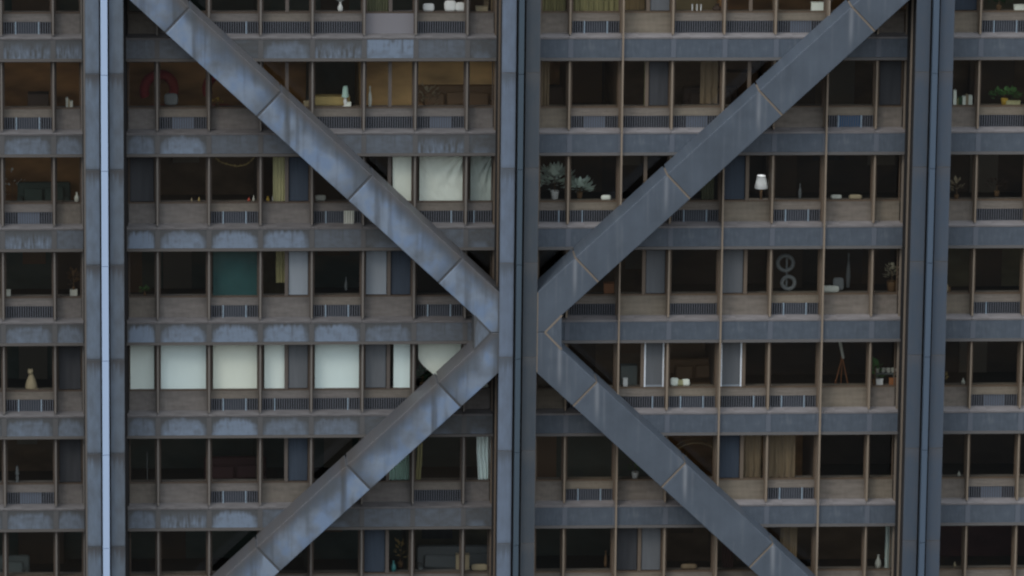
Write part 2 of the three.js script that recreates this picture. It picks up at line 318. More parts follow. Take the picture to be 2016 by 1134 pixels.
for (const sx of [-1, 1]) for (const sy of [1, -1]) {
  const arm = new THREE.Group(); arm.name = 'diagonal_brace'; arm.position.set(0, -GY, 0); tower.add(arm);
  const perp = HV * SL / (1 + SL * SL);              // half shift of a square cut along x
  const P = (a, t) => [sx * a, CY + sy * SL * a + t * HV]; // t is -1 lower edge, 1 upper edge
  const cut = (a, off) => { // points of a square cut through the brace at distance a
    const d = perp; return sy > 0 ? [P(a + d + off, -1), P(a - d + off, 1)] : [P(a - d + off, -1), P(a + d + off, 1)]; };
  const js = [2.02, 4.70, 7.38, 10.06];
  for (let i = 0; i < js.length; i++) {
    const A = cut(js[i], 0.022), B = i + 1 < js.length ? cut(js[i + 1], -0.022) : [P(11.60, -1), P(11.60, 1)];
    plate([A[0], B[0], B[1], A[1]], braceMat(sx, sy, bs++ * 3.3, js[i], i + 1 < js.length ? js[i + 1] : 11.6), arm, 'brace_length');
  }
  const jm = sx > 0 ? M.tan : M.seamDark;
  for (const a of js) {
    const [q0, q1] = cut(a, 0), ang = Math.atan2(q1[1] - q0[1], q1[0] - q0[0]);
    const s = put('brace_joint', box(Math.hypot(q1[0] - q0[0], q1[1] - q0[1]) - 0.01, sx > 0 ? 0.05 : 0.055, 0.9), jm, arm, (q0[0] + q1[0]) / 2, (q0[1] + q1[1]) / 2, -0.48 - 0.01); s.rotation.z = ang;
  }
  // node plate from the first joint to the column
  const A = cut(js[0], -0.022), xn = 1.30, yn = SL * xn - HV, ax = 0.80;
  const nodeM = sx > 0 ? braceMat(1, sy, bs++ * 3.3, 0.9, 2.02) : braceMat(-1, sy, bs++ * 3.3, 0.2, 2.02);
  plate([[sx * 0.572, CY + sy * 0.006], [sx * ax, CY + sy * 0.006], [sx * xn, CY + sy * yn], sy > 0 ? A[0] : A[1], sy > 0 ? A[1] : A[0], [sx * 0.572, CY + sy * (SL * 0.572 + HV)]], nodeM, arm, 'node_plate');
  const vs = put('node_seam', box(Math.hypot(xn - ax, yn), 0.055, 0.5), jm, arm, sx * (xn + ax) / 2, CY + sy * yn / 2, -0.262); put('node_edge', box(0.03, 1.2, 0.4), jm, arm, sx * 0.577, CY + sy * 0.61, -0.21); vs.rotation.z = sx * sy * Math.atan2(yn, xn - ax);
  if (sy > 0) plate([[sx * (ax + 0.02), CY], [sx * xn, CY - yn], [sx * xn, CY + yn]], sx > 0 ? SP.R[1] : SP.W[1], arm, 'node_web');
}

// rooms behind the glass: side walls, back walls, floors
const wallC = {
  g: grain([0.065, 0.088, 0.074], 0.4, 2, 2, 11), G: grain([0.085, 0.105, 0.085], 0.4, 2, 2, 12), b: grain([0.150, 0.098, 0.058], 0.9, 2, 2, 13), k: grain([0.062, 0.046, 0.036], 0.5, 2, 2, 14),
  B: grain([0.46, 0.235, 0.088], 1.0, 2, 2, 15), O: grain([0.62, 0.38, 0.155], 0.8, 2, 2, 16), T: grain([0.32, 0.24, 0.12], 0.3, 9, 1, 17), o: grain([0.15, 0.13, 0.075], 0.7, 2, 2, 18), m: grain([0.085, 0.028, 0.030], 0.5, 2, 2, 19),  // the brightest tan wall carries warm light in its colour
};
const ROOMS = [ // first module, one past the last, wall, depth
  [[-11, -8, 'g', 4], [-8, -5, 'g', 4], [-5, -1, 'G', 4], [-1, 0, 'b', 2], [0, 4, 'T', 1.2], [4, 8, 'B', 3.5], [8, 11, 'o', 3]],
  [[-11, -8, 'B', 3.2], [-8, -4, 'B', 2.6], [-4, -3, 'g', 4], [-3, 0, 'O', 1.15], [0, 1, 'B', 2.5], [1, 2, 'k', 4.5], [2, 5, 'b', 3], [5, 8, 'b', 3.5], [8, 11, 'b', 4]],
  [[-11, -8, 'B', 3.5], [-8, -7, 'g', 3], [-7, -5, 'b', 4.2], [-5, -3, 'k', 4], [-3, 0, 'b', 3], [0, 4, 'k', 4.4], [4, 8, 'k', 4.2], [8, 11, 'k', 4.2]],
  [[-11, -8, 'g', 4], [-8, -5, 'g', 4], [-5, -4, 'o', 2.4], [-4, -1, 'g', 4], [-1, 0, 'b', 3], [0, 1, 'k', 4], [1, 3, 'b', 3], [3, 8, 'k', 4.2], [8, 11, 'o', 3.8]],
  [[-11, -8, 'g', 4.2], [-8, -4, 'g', 4], [-4, 0, 'g', 4], [0, 4, 'b', 2.8], [4, 8, 'k', 4.2], [8, 11, 'k', 4.4]],
  [[-11, -8, 'b', 4], [-8, -5, 'g', 4.2], [-5, 0, 'g', 4.2], [0, 3, 'g', 2.6], [3, 6, 'B', 2.8], [6, 8, 'k', 4.2], [8, 11, 'k', 4.2]],
  [[-11, -8, 'g', 4.2], [-8, -4, 'g', 4.2], [-4, -2, 'g', 4], [-2, 0, 'o', 3.2], [0, 3, 'g', 4.2], [3, 5, 'b', 3.5], [5, 8, 'b', 3.6], [8, 11, 'm', 3.8]]];
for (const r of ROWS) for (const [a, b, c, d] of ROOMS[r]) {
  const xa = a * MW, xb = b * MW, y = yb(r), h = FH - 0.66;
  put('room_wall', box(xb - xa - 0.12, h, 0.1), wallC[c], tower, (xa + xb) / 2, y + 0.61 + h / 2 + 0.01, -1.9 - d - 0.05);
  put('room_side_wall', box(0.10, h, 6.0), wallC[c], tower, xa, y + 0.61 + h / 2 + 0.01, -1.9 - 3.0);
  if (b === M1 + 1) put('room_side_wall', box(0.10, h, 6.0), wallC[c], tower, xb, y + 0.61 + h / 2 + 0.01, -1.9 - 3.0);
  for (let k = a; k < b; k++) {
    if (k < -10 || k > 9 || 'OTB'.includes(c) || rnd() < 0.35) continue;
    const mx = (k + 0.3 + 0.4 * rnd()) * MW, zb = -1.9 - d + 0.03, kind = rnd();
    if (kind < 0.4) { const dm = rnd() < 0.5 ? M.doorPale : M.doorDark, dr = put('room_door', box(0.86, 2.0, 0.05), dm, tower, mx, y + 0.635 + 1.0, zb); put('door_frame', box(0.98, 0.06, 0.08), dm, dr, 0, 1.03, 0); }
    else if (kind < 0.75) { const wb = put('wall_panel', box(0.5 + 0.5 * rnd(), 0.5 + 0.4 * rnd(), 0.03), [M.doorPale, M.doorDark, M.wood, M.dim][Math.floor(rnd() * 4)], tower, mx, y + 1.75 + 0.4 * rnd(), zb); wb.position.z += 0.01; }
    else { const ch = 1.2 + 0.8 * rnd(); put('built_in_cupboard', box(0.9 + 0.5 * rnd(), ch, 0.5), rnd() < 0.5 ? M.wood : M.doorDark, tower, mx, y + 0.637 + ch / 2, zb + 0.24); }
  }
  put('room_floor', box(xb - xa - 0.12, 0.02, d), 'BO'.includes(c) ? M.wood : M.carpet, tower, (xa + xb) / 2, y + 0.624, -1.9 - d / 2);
}

// ---------------------------------------------------------------- things in the rooms
const I = {
  cream: mat([0.87, 0.95, 0.90], 0.9), ivory: mat([0.82, 0.93, 0.92], 0.9), sand: mat([0.88, 0.92, 0.82], 0.9), sheet: mat([0.76, 0.80, 0.72], 0.9), sheetGrey: mat([0.42, 0.48, 0.45], 0.9),
  blindGreen: mat([0.83, 0.94, 0.92], 0.9), straw: grain([0.40, 0.38, 0.20], 0.2, 6, 1, 31), olive: grain([0.22, 0.20, 0.09], 0.3, 10, 1, 32), oliveDark: grain([0.10, 0.105, 0.055], 0.3, 10, 1, 33),
  teal: grain([0.012, 0.062, 0.062], 0.25, 2, 2, 34), tanCloth: grain([0.165, 0.118, 0.068], 0.3, 8, 1, 35), woodTan: grain([0.30, 0.20, 0.09], 0.4, 9, 1, 36), mint: mat([0.42, 0.60, 0.52], 0.9),
  white: mat([0.78, 0.78, 0.76], 0.6), offWhite: mat([0.55, 0.55, 0.48], 0.7), red: mat([0.20, 0.012, 0.014], 0.8), maroon: mat([0.036, 0.008, 0.009], 0.8), brick: mat([0.40, 0.06, 0.03], 0.6), yellow: mat([0.50, 0.32, 0.04], 0.6), orange: mat([0.32, 0.12, 0.04], 0.6),
  brown: mat([0.15, 0.082, 0.035], 0.7), darkBrown: mat([0.05, 0.03, 0.02], 0.8), green: mat([0.06, 0.16, 0.04], 0.8), darkGreen: mat([0.03, 0.07, 0.03], 0.8), paleLeaf: mat([0.62, 0.72, 0.64], 0.85), greySofa: mat([0.10, 0.115, 0.11], 0.9),
  greenSofa: mat([0.03, 0.05, 0.04], 0.9), beige: mat([0.34, 0.28, 0.18], 0.9), gold: mat([0.45, 0.33, 0.12], 0.5), black: mat([0.015, 0.015, 0.015], 0.7), paleGrey: mat([0.155, 0.165, 0.165], 0.8), petal: mat([0.62, 0.55, 0.38], 0.9), tealGlass: mat([0.05, 0.22, 0.22], 0.3),
};
const SH = 1.342, FL = 0.636, ZS = -2.02;               // shelf top and floor above a storey line; depth of the shelf
const at = (r, x, z = ZS) => [x, yb(r) + SH, z];
const onFloor = (r, x, z) => [x, yb(r) + FL, z];

function blind(r, xa, xb, m, label, group, top = 2.76, bot = 1.37) {   // a drawn roller blind: cloth, bottom bar
  const g = thing('roller_blind', label, 'window blind', [(xa + xb) / 2, yb(r) + bot, -1.80], 0, group), w = xb - xa, h = top - bot;
  const c = new THREE.PlaneGeometry(w, h, 24, 8), P = c.attributes.position;
  for (let i = 0; i < P.count; i++) P.setZ(i, 0.02 * fbm(P.getX(i) * 2.5 + xa, P.getY(i) * 0.7, r + 2));
  c.computeVertexNormals(); put('cloth', c, m, g, 0, h / 2, 0); put('bottom_bar', box(w, 0.025, 0.02), m, g, 0, 0.012, 0.004); return g;
}
function curtain(r, xa, xb, m, label, { top = 2.78, bot = 1.37, z = -1.92, pleat = 0.09, amp = 0.03, gather = 0, sway = 0 } = {}) {
  const g = thing('curtain', label, 'curtain', [(xa + xb) / 2, yb(r) + bot, z]), w = xb - xa, h = top - bot, n = Math.max(16, Math.round(w / pleat * 8));
  const c = new THREE.PlaneGeometry(w, h, n, 24), P = c.attributes.position;
  for (let i = 0; i < P.count; i++) {
    const x = P.getX(i), y = P.getY(i), t = 0.5 - y / h, s = 1 - gather * smooth(0, 0.7, t);
    P.setX(i, (x + w / 2) * s - w / 2 + sway * smooth(0.3, 1, t) + 0.012 * fbm(x * 4, y * 3, xa)); P.setZ(i, amp * Math.sin(x / pleat * 6.283 + fbm(x * 3, y, r) * 3) * (0.6 + 0.6 * t));
  }
  c.computeVertexNormals(); put('cloth', c, m, g, 0, h / 2, 0); put('curtain_rail', new THREE.CylinderGeometry(0.012, 0.012, w + 0.03, 8).rotateZ(Math.PI / 2), I.brown, g, 0, h + 0.012, 0); return g;
}
function drape(r, xa, xb, m, label, s) {                // a bed sheet pinned across the window, sagging in diagonal folds
  const w = xb - xa, h = 1.39, c = new THREE.PlaneGeometry(w, h, 60, 60), P = c.attributes.position;
  for (let i = 0; i < P.count; i++) {
    const u = P.getX(i) / w + 0.5, v = P.getY(i) / h + 0.5, dx = 1.04 - u, dy = 1.06 - v, ang = Math.atan2(dx, dy), d = Math.hypot(dx * w, dy * h);
    P.setZ(i, 0.034 * Math.sin(ang * 15 + s + d * 1.5) * smooth(1.5, 0.25, d) + 0.05 * fbm(u * 3, v * 3 + u * 2, s) + 0.02 * Math.sin(u * 17 + v * 6) * smooth(0.2, 0.8, v));
    P.setY(i, P.getY(i) - 0.03 * Math.sin(u * Math.PI) * v);
  }
  c.computeVertexNormals(); const g = thing('draped_sheet', label, 'bed sheet', [(xa + xb) / 2, yb(r) + 1.37, -1.87]); put('cloth', c, m, g, 0, h / 2, 0);
  put('curtain_rail', box(w, 0.02, 0.02), I.brown, g, 0, h + 0.005, -0.02); return g;
}
function lamp(pos, h, shade, foot, label, { lit = 0, r = 0.15, base = 0.07 } = {}) {
  const g = thing('table_lamp', label, 'table lamp', pos);
  put('lamp_base', lathe([[0, 0], [base, 0], [base * 0.9, 0.02], [base * 0.35, 0.05], [base * 0.8, h * 0.25], [base * 0.3, h * 0.5], [0.012, h * 0.55], [0.012, h * 0.7], [0, h * 0.7]]), foot, g);
  put('lamp_shade', lathe([[r, h * 0.48], [r * 0.98, h * 0.49], [r * 0.60, h], [r * 0.62, h], [r, h * 0.48]], 24), shade, g);
  if (lit) { const b = put('bulb', new THREE.SphereGeometry(0.035, 12, 8), new THREE.MeshStandardMaterial({ color: 0xffffff, emissive: 0xf8f8ff, emissiveIntensity: 2 }), g, 0, h * 0.68, 0);
    const l = new THREE.PointLight(0xf4f6ff, lit, 6, 2); l.castShadow = true; l.position.set(0, 0, 0); b.add(l); }
  return g;
}
function leafCluster(n, rx, ry, rz, size, flat = 0.5) {
  const g = []; for (let i = 0; i < n; i++) {
    const s = size * (0.6 + 0.8 * rnd()), l = new THREE.BufferGeometry();
    l.setAttribute('position', new THREE.Float32BufferAttribute([0, 0, 0, s * 0.28, s * 0.45, s * 0.08, 0, s, 0, -s * 0.28, s * 0.45, s * 0.08], 3)); l.setIndex([0, 1, 2, 0, 2, 3]);
    l.setAttribute('uv', new THREE.Float32BufferAttribute([0.5, 0, 1, 0.5, 0.5, 1, 0, 0.5], 2));
    const a = rnd() * 6.283, e = Math.acos(1 - 1.6 * rnd()), q = Math.cbrt(rnd());
    l.rotateX(0.3 + e * flat).rotateY(a).translate(Math.sin(a) * Math.sin(e) * rx * q, Math.cos(e) * ry * q, Math.cos(a) * Math.sin(e) * rz * q);
    l.computeVertexNormals(); g.push(l);
  } return mergeGeometries(g);
}
function plant(pos, h, w, leaf, potM, label, { pot = 0.16, n = 70, size = 0.13, name = 'potted_plant', category = 'potted plant' } = {}) {
  const g = thing(name, label, category, pos), rp = pot * 0.55;
  put('pot', lathe([[0, 0], [rp * 0.75, 0], [rp, pot], [rp * 0.88, pot], [rp * 0.8, pot * 0.85], [0, pot * 0.85]]), potM, g);
  put('stem', new THREE.CylinderGeometry(0.008, 0.014, h * 0.5, 6), I.brown, g, 0, pot * 0.85 + h * 0.25, 0);
  put('foliage', leafCluster(n, w / 2, (h - pot) / 2, w / 2.4, size), leaf, g, 0, pot + (h - pot) * 0.45, 0); return g;
}
function sofa(pos, w, m, label, { h = 0.82, seat = 0.42, cushions = 2, turn = 0, d = 0.85 } = {}) {
  const g = thing('sofa', label, 'sofa', pos, turn), aw = 0.18;
  put('seat', new RoundedBoxGeometry(w - 2 * aw, seat - 0.08, d - 0.2, 3, 0.05), m, g, 0, 0.08 + (seat - 0.08) / 2, 0.1);
  put('backrest', new RoundedBoxGeometry(w - 0.02, h - 0.08, 0.24, 3, 0.08), m, g, 0, 0.08 + (h - 0.08) / 2, -d / 2 + 0.12);
  for (const s of [-1, 1]) put('armrest', new RoundedBoxGeometry(aw, seat + 0.12, d - 0.02, 3, 0.06), m, g, s * (w / 2 - aw / 2), 0.05 + (seat + 0.12) / 2, 0.02);
  for (let i = 0; i < cushions; i++) { const cw = (w - 2 * aw) / cushions, c = put('cushion', new RoundedBoxGeometry(cw * 0.92, 0.42, 0.16, 3, 0.07), m, g, -w / 2 + aw + (i + 0.5) * cw, seat + 0.2 + 0.03 * (i % 2), -d / 2 + 0.34); c.rotation.x = -0.25; c.rotation.z = 0.05 * (i % 2 ? 1 : -1); }
  for (const sx of [-1, 1]) for (const sz of [-1, 1]) put('leg', box(0.05, 0.08, 0.05), I.darkBrown, g, sx * (w / 2 - 0.1), 0.04, sz * (d / 2 - 0.1)); return g;
}
function hoopChair(pos, label, turn = 0) {              // chair with a tall round padded back
  const g = thing('hoop_chair', label, 'armchair', pos, turn);
  put('backrest', new THREE.TorusGeometry(0.46, 0.15, 12, 30, Math.PI * 1.25).rotateZ(-Math.PI * 0.125), I.red, g, 0, 1.03, -0.28);
  put('seat', new THREE.CylinderGeometry(0.42, 0.38, 0.16, 24), I.red, g, 0, 0.48, 0);
  put('pedestal', lathe([[0, 0], [0.28, 0], [0.28, 0.03], [0.06, 0.07], [0.05, 0.40], [0, 0.40]]), I.black, g); return g;
}
function cushion(pos, w, h, m, label, tilt = -0.3) {
  const c = new THREE.SphereGeometry(1, 20, 14), P = c.attributes.position; const f = (v) => Math.sign(v) * Math.pow(Math.abs(v), 0.55);
  for (let i = 0; i < P.count; i++) P.setXYZ(i, f(P.getX(i)) * w / 2, f(P.getY(i)) * h / 2, P.getZ(i) * 0.08); c.computeVertexNormals();
  const g = thing('cushion', label, 'cushion', pos); const b = put('cover', c, m, g, 0, h / 2, 0); b.rotation.x = tilt; put('piping', new THREE.TorusGeometry(0.02, 0.008, 6, 12), m, b, 0, 0, 0.075); return g;
}
function carton(pos, w, h, d, m, label, name = 'storage_box', turn = 0) {
  const g = thing(name, label, name === 'storage_box' ? 'box' : name.replace('_', ' '), pos, turn);
  put('body', new RoundedBoxGeometry(w, h * 0.86, d, 2, 0.008), m, g, 0, h * 0.43, 0); put('lid', new RoundedBoxGeometry(w * 1.05, h * 0.14, d * 1.05, 2, 0.006), m, g, 0, h * 0.93, 0); return g;
}
function vase(pos, h, r, m, label, name = 'vase') {
  const g = thing(name, label, name.replace('_', ' '), pos);
  put('body', lathe([[0, 0], [r * 0.7, 0], [r, h * 0.3], [r * 0.85, h * 0.55], [r * 0.35, h * 0.78], [r * 0.35, h * 0.9]]), m, g); put(name === 'bottle' ? 'cap' : 'rim', lathe([[r * 0.36, h * 0.9], [r * 0.46, h * 0.93], [r * 0.42, h], [0, h]]), m, g); return g;
}
function candle(pos, h, label, group) { const g = thing('candle', label, 'candle', pos, 0, group); put('wax', new THREE.CylinderGeometry(0.022, 0.024, h, 12), I.white, g, 0, h / 2 + 0.02, 0); put('saucer', lathe([[0, 0], [0.05, 0.005], [0.06, 0.025], [0.05, 0.02], [0, 0.015]]), I.brown, g); put('wick', box(0.004, 0.03, 0.004), I.black, g, 0, h + 0.03, 0); return g; }
function books(pos, list, label) { const g = thing('book_row', label, 'books', pos); let x = 0; for (const [w, h, m] of list) { put('book', box(w * 0.92, h, 0.16), m, g, x + w / 2, h / 2, 0); x += w; } return g; }
function cupboard(pos, w, h, d, m, label, name = 'cabinet') {
  const g = thing(name, label, name, pos);
  put('body', new RoundedBoxGeometry(w, h, d, 2, 0.01), m, g, 0, h / 2, 0); for (const s of [-1, 1]) put('door', box(w / 2 - 0.03, h - 0.08, 0.02), m, g, s * w / 4, h / 2, d / 2 + 0.01); return g;
}
function table(pos, w, d, h, m, label) {
  const g = thing('table', label, 'table', pos); put('tabletop', new RoundedBoxGeometry(w, 0.05, d, 2, 0.012), m, g, 0, h - 0.025, 0);
  for (const sx of [-1, 1]) for (const sz of [-1, 1]) put('leg', box(0.06, h - 0.05, 0.06), m, g, sx * (w / 2 - 0.06), (h - 0.05) / 2, sz * (d / 2 - 0.06)); return g;
}

// top storey (0)
vase(at(0, -5.23), 0.30, 0.08, I.white, 'small white vase carrying a white ring, behind the topmost storey\'s fifth window');
tag(put(numbered('ring_ornament'), new THREE.TorusGeometry(0.13, 0.035, 10, 24), I.paleGrey, scene, -5.23, yb(0) + SH + 0.46, ZS), 'pale ring ornament standing on the small white vase at the top edge', 'ornament');
curtain(0, -4.48, -3.78, I.oliveDark, 'dark olive curtain in the top storey above the pale-streaked spandrel', { amp: 0.02 });
[[-2.62, 0.34, 0.25], [-1.98, 0.36, 0.34], [-1.68, 0.30, 0.28]].forEach(([x, w, h], i) => cushion(at(0, x), w, h, I.white, ['white pillow alone at left on the top storey sill', 'tallest white pillow, middle of the three on the top storey sill', 'white pillow nearest the centre column on the top storey sill'][i]));
carton(at(0, -1.05), 0.36, 0.16, 0.2, I.beige, 'low beige box on the top storey sill left of the centre column');
curtain(0, -0.78, -0.60, I.tanCloth, 'narrow tan curtain at the left edge of the centre column, top storey', { z: -1.95 });
carton(at(0, -0.90, -2.3), 0.14, 0.34, 0.14, I.tanCloth, 'upright tan box behind the low beige box, top storey');
curtain(0, 0.72, 1.42, I.olive, 'olive curtain immediately right of the centre column, top storey', { amp: 0.02 });
curtain(0, 1.66, 3.0, I.olive, 'wide pleated olive curtain over a bracketed grille, top storey', { amp: 0.03, pleat: 0.16 });
cupboard(onFloor(0, 3.5, -2.6), 0.62, 1.9, 0.5, I.woodTan, 'tall tan wooden wardrobe beside the grey panel, top storey', 'wardrobe');
[5.20, 5.34, 5.46].forEach((x, i) => candle(at(0, x), 0.19, ['leftmost of the three white candles on the top storey sill', 'middle one of the three white candles on the top storey sill', 'rightmost of the three white candles on the top storey sill'][i], 'three white candles'));
vase(at(0, 5.95), 0.22, 0.16, I.darkBrown, 'round dark brown jar on the sill near the three candles', 'jar');
carton(at(0, 8.96), 0.44, 0.26, 0.22, I.sand, 'cream box on the top storey sill beside the right diagonal brace');
plant(at(0, 14.35), 0.42, 0.7, I.darkGreen, I.brown, 'dark leafy plant in the top right corner window');
carton(at(0, 14.98), 0.36, 0.18, 0.2, I.sand, 'cream box on the sill at the top right corner of the view');
// second storey (1)
cupboard(onFloor(1, -14.15, -2.75), 0.62, 1.0, 0.45, I.darkBrown, 'dark low cabinet against the brown wall at far left');
books(at(1, -13.33), [[0.07, 0.3, I.offWhite], [0.05, 0.24, I.beige], [0.09, 0.2, I.offWhite]], 'short row of cream books left of the pale-railed column');
hoopChair(onFloor(1, -10.5, -2.75), 'dark red chair with tall round back beside the left column', 0.25);
cushion(at(1, -10.22, -2.3), 0.42, 0.36, I.paleGrey, 'grey cushion in front of the round-backed red chair beside the left column');
hoopChair(onFloor(1, -8.75, -2.75), 'dark red round-backed chair half hidden by the upper left brace', -0.2);
plant(at(1, -8.86), 0.26, 0.3, I.yellow, I.brown, 'small pot of yellow flowers under the upper left brace', { n: 40, size: 0.07, pot: 0.1, name: 'flower_pot', category: 'flowers' });
lamp(at(1, -5.07), 0.62, I.mint, I.white, 'small lamp with pale green shade on a white foot, above the orange chest', { r: 0.11, base: 0.08 });
cupboard(at(1, -5.45, -2.4), 1.05, 0.26, 0.4, I.gold, 'low orange wooden chest behind the grille under the upper left brace', 'chest');
carton(at(1, -5.0, -2.05), 0.2, 0.14, 0.12, I.sand, 'little cream box at the foot of the pale green lamp');
vase(at(1, -4.34), 0.62, 0.06, I.offWhite, 'slim tall off-white vase against the dark olive wall');
carton(at(1, -6.2), 0.22, 0.18, 0.15, I.beige, 'beige box beside the mullion just above the upper left brace');
sofa(onFloor(1, -1.72, -2.72), 2.35, I.brown, 'long brown sofa shape added for a wavy brown reflection, in the tan room left of the centre column', { h: 1.16, seat: 0.55, cushions: 3 });  // sofa shape added in place of a wavy brown reflection in the glass
plant(onFloor(1, -2.62, -2.6), 1.35, 0.6, I.beige, I.brown, 'dry beige plant at the left end of the added brown sofa shape', { n: 60, size: 0.16, pot: 0.4 });
cupboard(onFloor(1, 1.15, -3.1), 0.9, 1.1, 0.5, I.darkBrown, 'dark sideboard right of the centre column in the second storey', 'sideboard');
curtain(1, 3.80, 3.92, I.straw, 'thin straw curtain edge beside the dark grey panel', { amp: 0.01 });
sofa(onFloor(1, 5.9, -2.9), 1.7, I.darkBrown, 'dark brown armless sofa just above the upper right brace', { h: 1.05, seat: 0.5 });
books(at(1, 13.05), [[0.10, 0.46, I.sand], [0.06, 0.22, I.olive], [0.12, 0.26, I.darkGreen], [0.1, 0.28, I.sand], [0.08, 0.33, I.beige], [0.12, 0.3, I.sand]], 'uneven row of cream and green books right of the right-hand column');
plant(at(1, 14.6), 0.44, 0.9, I.green, I.yellow, 'bushy green plant in a yellow trough at the right edge', { n: 90, size: 0.15, pot: 0.2 });
carton(at(1, 14.85, -1.95), 0.42, 0.15, 0.14, I.straw, 'straw coloured box in front of the bushy green plant at right edge');
// third storey (2)
sofa(onFloor(2, -14.0, -2.7), 1.6, I.greenSofa, 'dark green sofa in the russet room at far left', { h: 1.1, seat: 0.55 });
plant(onFloor(2, -14.95, -3.3), 1.6, 0.7, I.offWhite, I.brown, 'white blossoming twigs at the left edge above the dark green sofa', { n: 30, size: 0.12, pot: 0.3 });
vase(at(2, -13.02), 0.30, 0.08, I.offWhite, 'off-white figurine-like vase left of the pale-railed column');
curtain(2, -7.21, -6.82, I.straw, 'straw yellow curtain between two mullions beside the blue panel', { amp: 0.012 });
vase(at(2, -7.36), 0.16, 0.06, I.yellow, 'yellow pot on the sill under the straw curtain', 'pot'); vase(at(2, -7.19), 0.24, 0.05, I.white, 'white bottle between the yellow and red pots', 'bottle'); vase(at(2, -7.04), 0.2, 0.045, I.brick, 'brick red bottle beside the blue panel', 'bottle');
vase(at(2, -7.92), 0.12, 0.05, I.brick, 'small red pot on the sill under the gold garland', 'pot'); vase(at(2, -7.78), 0.18, 0.035, I.offWhite, 'small off-white bottle at the right of the garland window', 'bottle'); vase(at(2, -7.64), 0.2, 0.04, I.yellow, 'yellow bottle against the mullion in the garland window', 'bottle');
vase(at(2, -9.4), 0.14, 0.035, I.gold, 'little golden bottle at right on the wide dark window\'s sill', 'bottle'); vase(at(2, -9.62), 0.12, 0.03, I.beige, 'little beige bottle left of the golden bottle', 'bottle');
{ const pts = [[-8.95, 2.70], [-8.8, 2.52], [-8.5, 2.40], [-8.2, 2.36], [-7.95, 2.44], [-7.75, 2.62]].map(([x, y]) => new THREE.Vector3(x + 8.35, y - 2.4, 0));
  const cv = new THREE.CatmullRomCurve3(pts), g = thing('garland', 'golden garland strung across the dark window beside the blue-panelled one', 'garland', [-8.35, yb(2) + 2.4, -2.3]);
  put('cord', new THREE.TubeGeometry(cv, 40, 0.014, 6), I.gold, g); const t = []; for (let i = 0; i < 46; i++) { const p = cv.getPoint(rnd()), l = leafCluster(1, 0, 0, 0, 0.09); l.translate(p.x, p.y - 0.03, p.z); t.push(l); } put('tinsel', mergeGeometries(t), I.gold, g); }
cushion(at(2, -5.8), 0.34, 0.2, I.offWhite, 'small off-white cushion on the sill under the upper left brace');
{ const g = thing('hanging_towel', 'white pleated towel hung over a grille under the upper left brace', 'towel', [-4.96, yb(2) + 0.66, -1.62]); const c = new THREE.PlaneGeometry(0.30, 0.46, 40, 6), P = c.attributes.position; for (let i = 0; i < P.count; i++) P.setZ(i, 0.02 * Math.sin(P.getX(i) * 84)); c.computeVertexNormals(); put('cloth', c, I.offWhite, g, 0, 0.25, 0); put('hem', box(0.30, 0.02, 0.03), I.offWhite, g, 0, 0.02, 0); }
blind(2, -3.66, -3.02, I.sand, 'cream blind cut off by the upper left brace, left of the draped sheet');
drape(2, -2.86, -1.54, I.sheet, 'pale green-white sheet draped in folds across a full window', 1); drape(2, -1.34, -0.68, I.sheetGrey, 'grey-green sheet draped in the narrow window beside the centre column', 4);
plant(at(2, 1.2, -2.25), 0.98, 1.0, I.paleLeaf, I.white, 'large pale-leaved plant in white pot right of the centre column', { n: 170, size: 0.22, pot: 0.24 });
plant(at(2, 1.95, -2.3), 0.55, 0.7, I.paleLeaf, I.brown, 'lower pale-leaved plant right of the large one', { n: 110, size: 0.19, pot: 0.18 });
cushion(at(2, 2.72), 0.3, 0.16, I.sand, 'small cream cushion on the sill against the brown mullion');
curtain(2, 5.56, 5.94, I.oliveDark, 'dark green curtain showing just under the upper right brace', { amp: 0.02 });
lamp(at(2, 7.36), 0.74, new THREE.MeshPhysicalMaterial({ color: 0xf6f6f4, roughness: 0.9, transmission: 0.3, thickness: 0 }), I.brown, 'lit table lamp with bright white shade right of the blue panel', { lit: 0.35, r: 0.20, base: 0.06 });
vase(at(2, 8.55, -2.2), 0.44, 0.05, I.paleGrey, 'slim pale grey vase in the dark window right of the white lamp');
cushion(at(2, 9.62), 0.34, 0.15, I.offWhite, 'flat off-white cushion left of its pair in the dark window'); cushion(at(2, 10.2), 0.4, 0.15, I.beige, 'flat beige cushion on the same sill, further right');
plant(at(2, 13.24), 0.62, 0.24, I.beige, I.brown, 'dry tan stalks in a brown pot right of the right-hand column', { n: 24, size: 0.18, pot: 0.14 });
// fourth storey (3)
carton(at(3, -15.1), 0.2, 0.2, 0.14, I.offWhite, 'small white box on the sill at the left edge'); carton(at(3, -13.13), 0.22, 0.2, 0.14, I.offWhite, 'small white planter box under the tall brown plant', 'planter');
plant([-13.13, yb(3) + SH + 0.2, ZS], 0.62, 0.22, I.brown, I.brown, 'tall brown plant standing in the small white planter box', { n: 50, size: 0.16, pot: 0.08 });
plant(at(3, -11.02), 0.26, 0.3, I.green, I.brown, 'small fresh green plant on the sill right of the left column', { n: 40, size: 0.1, pot: 0.08 });
blind(3, -8.99, -7.64, I.teal, 'dark teal blind filling a whole window');
curtain(3, -7.12, -6.80, I.olive, 'olive curtain left of the light grey panel, fourth storey', { bot: 1.75, amp: 0.012 });
vase(at(3, -5.0, -2.6), 0.4, 0.05, I.paleGrey, 'thin grey-white vase in the dark window between two light panels');
carton(at(3, 2.86), 0.34, 0.34, 0.25, I.orange, 'orange-brown box left of the mullion under the right brace');
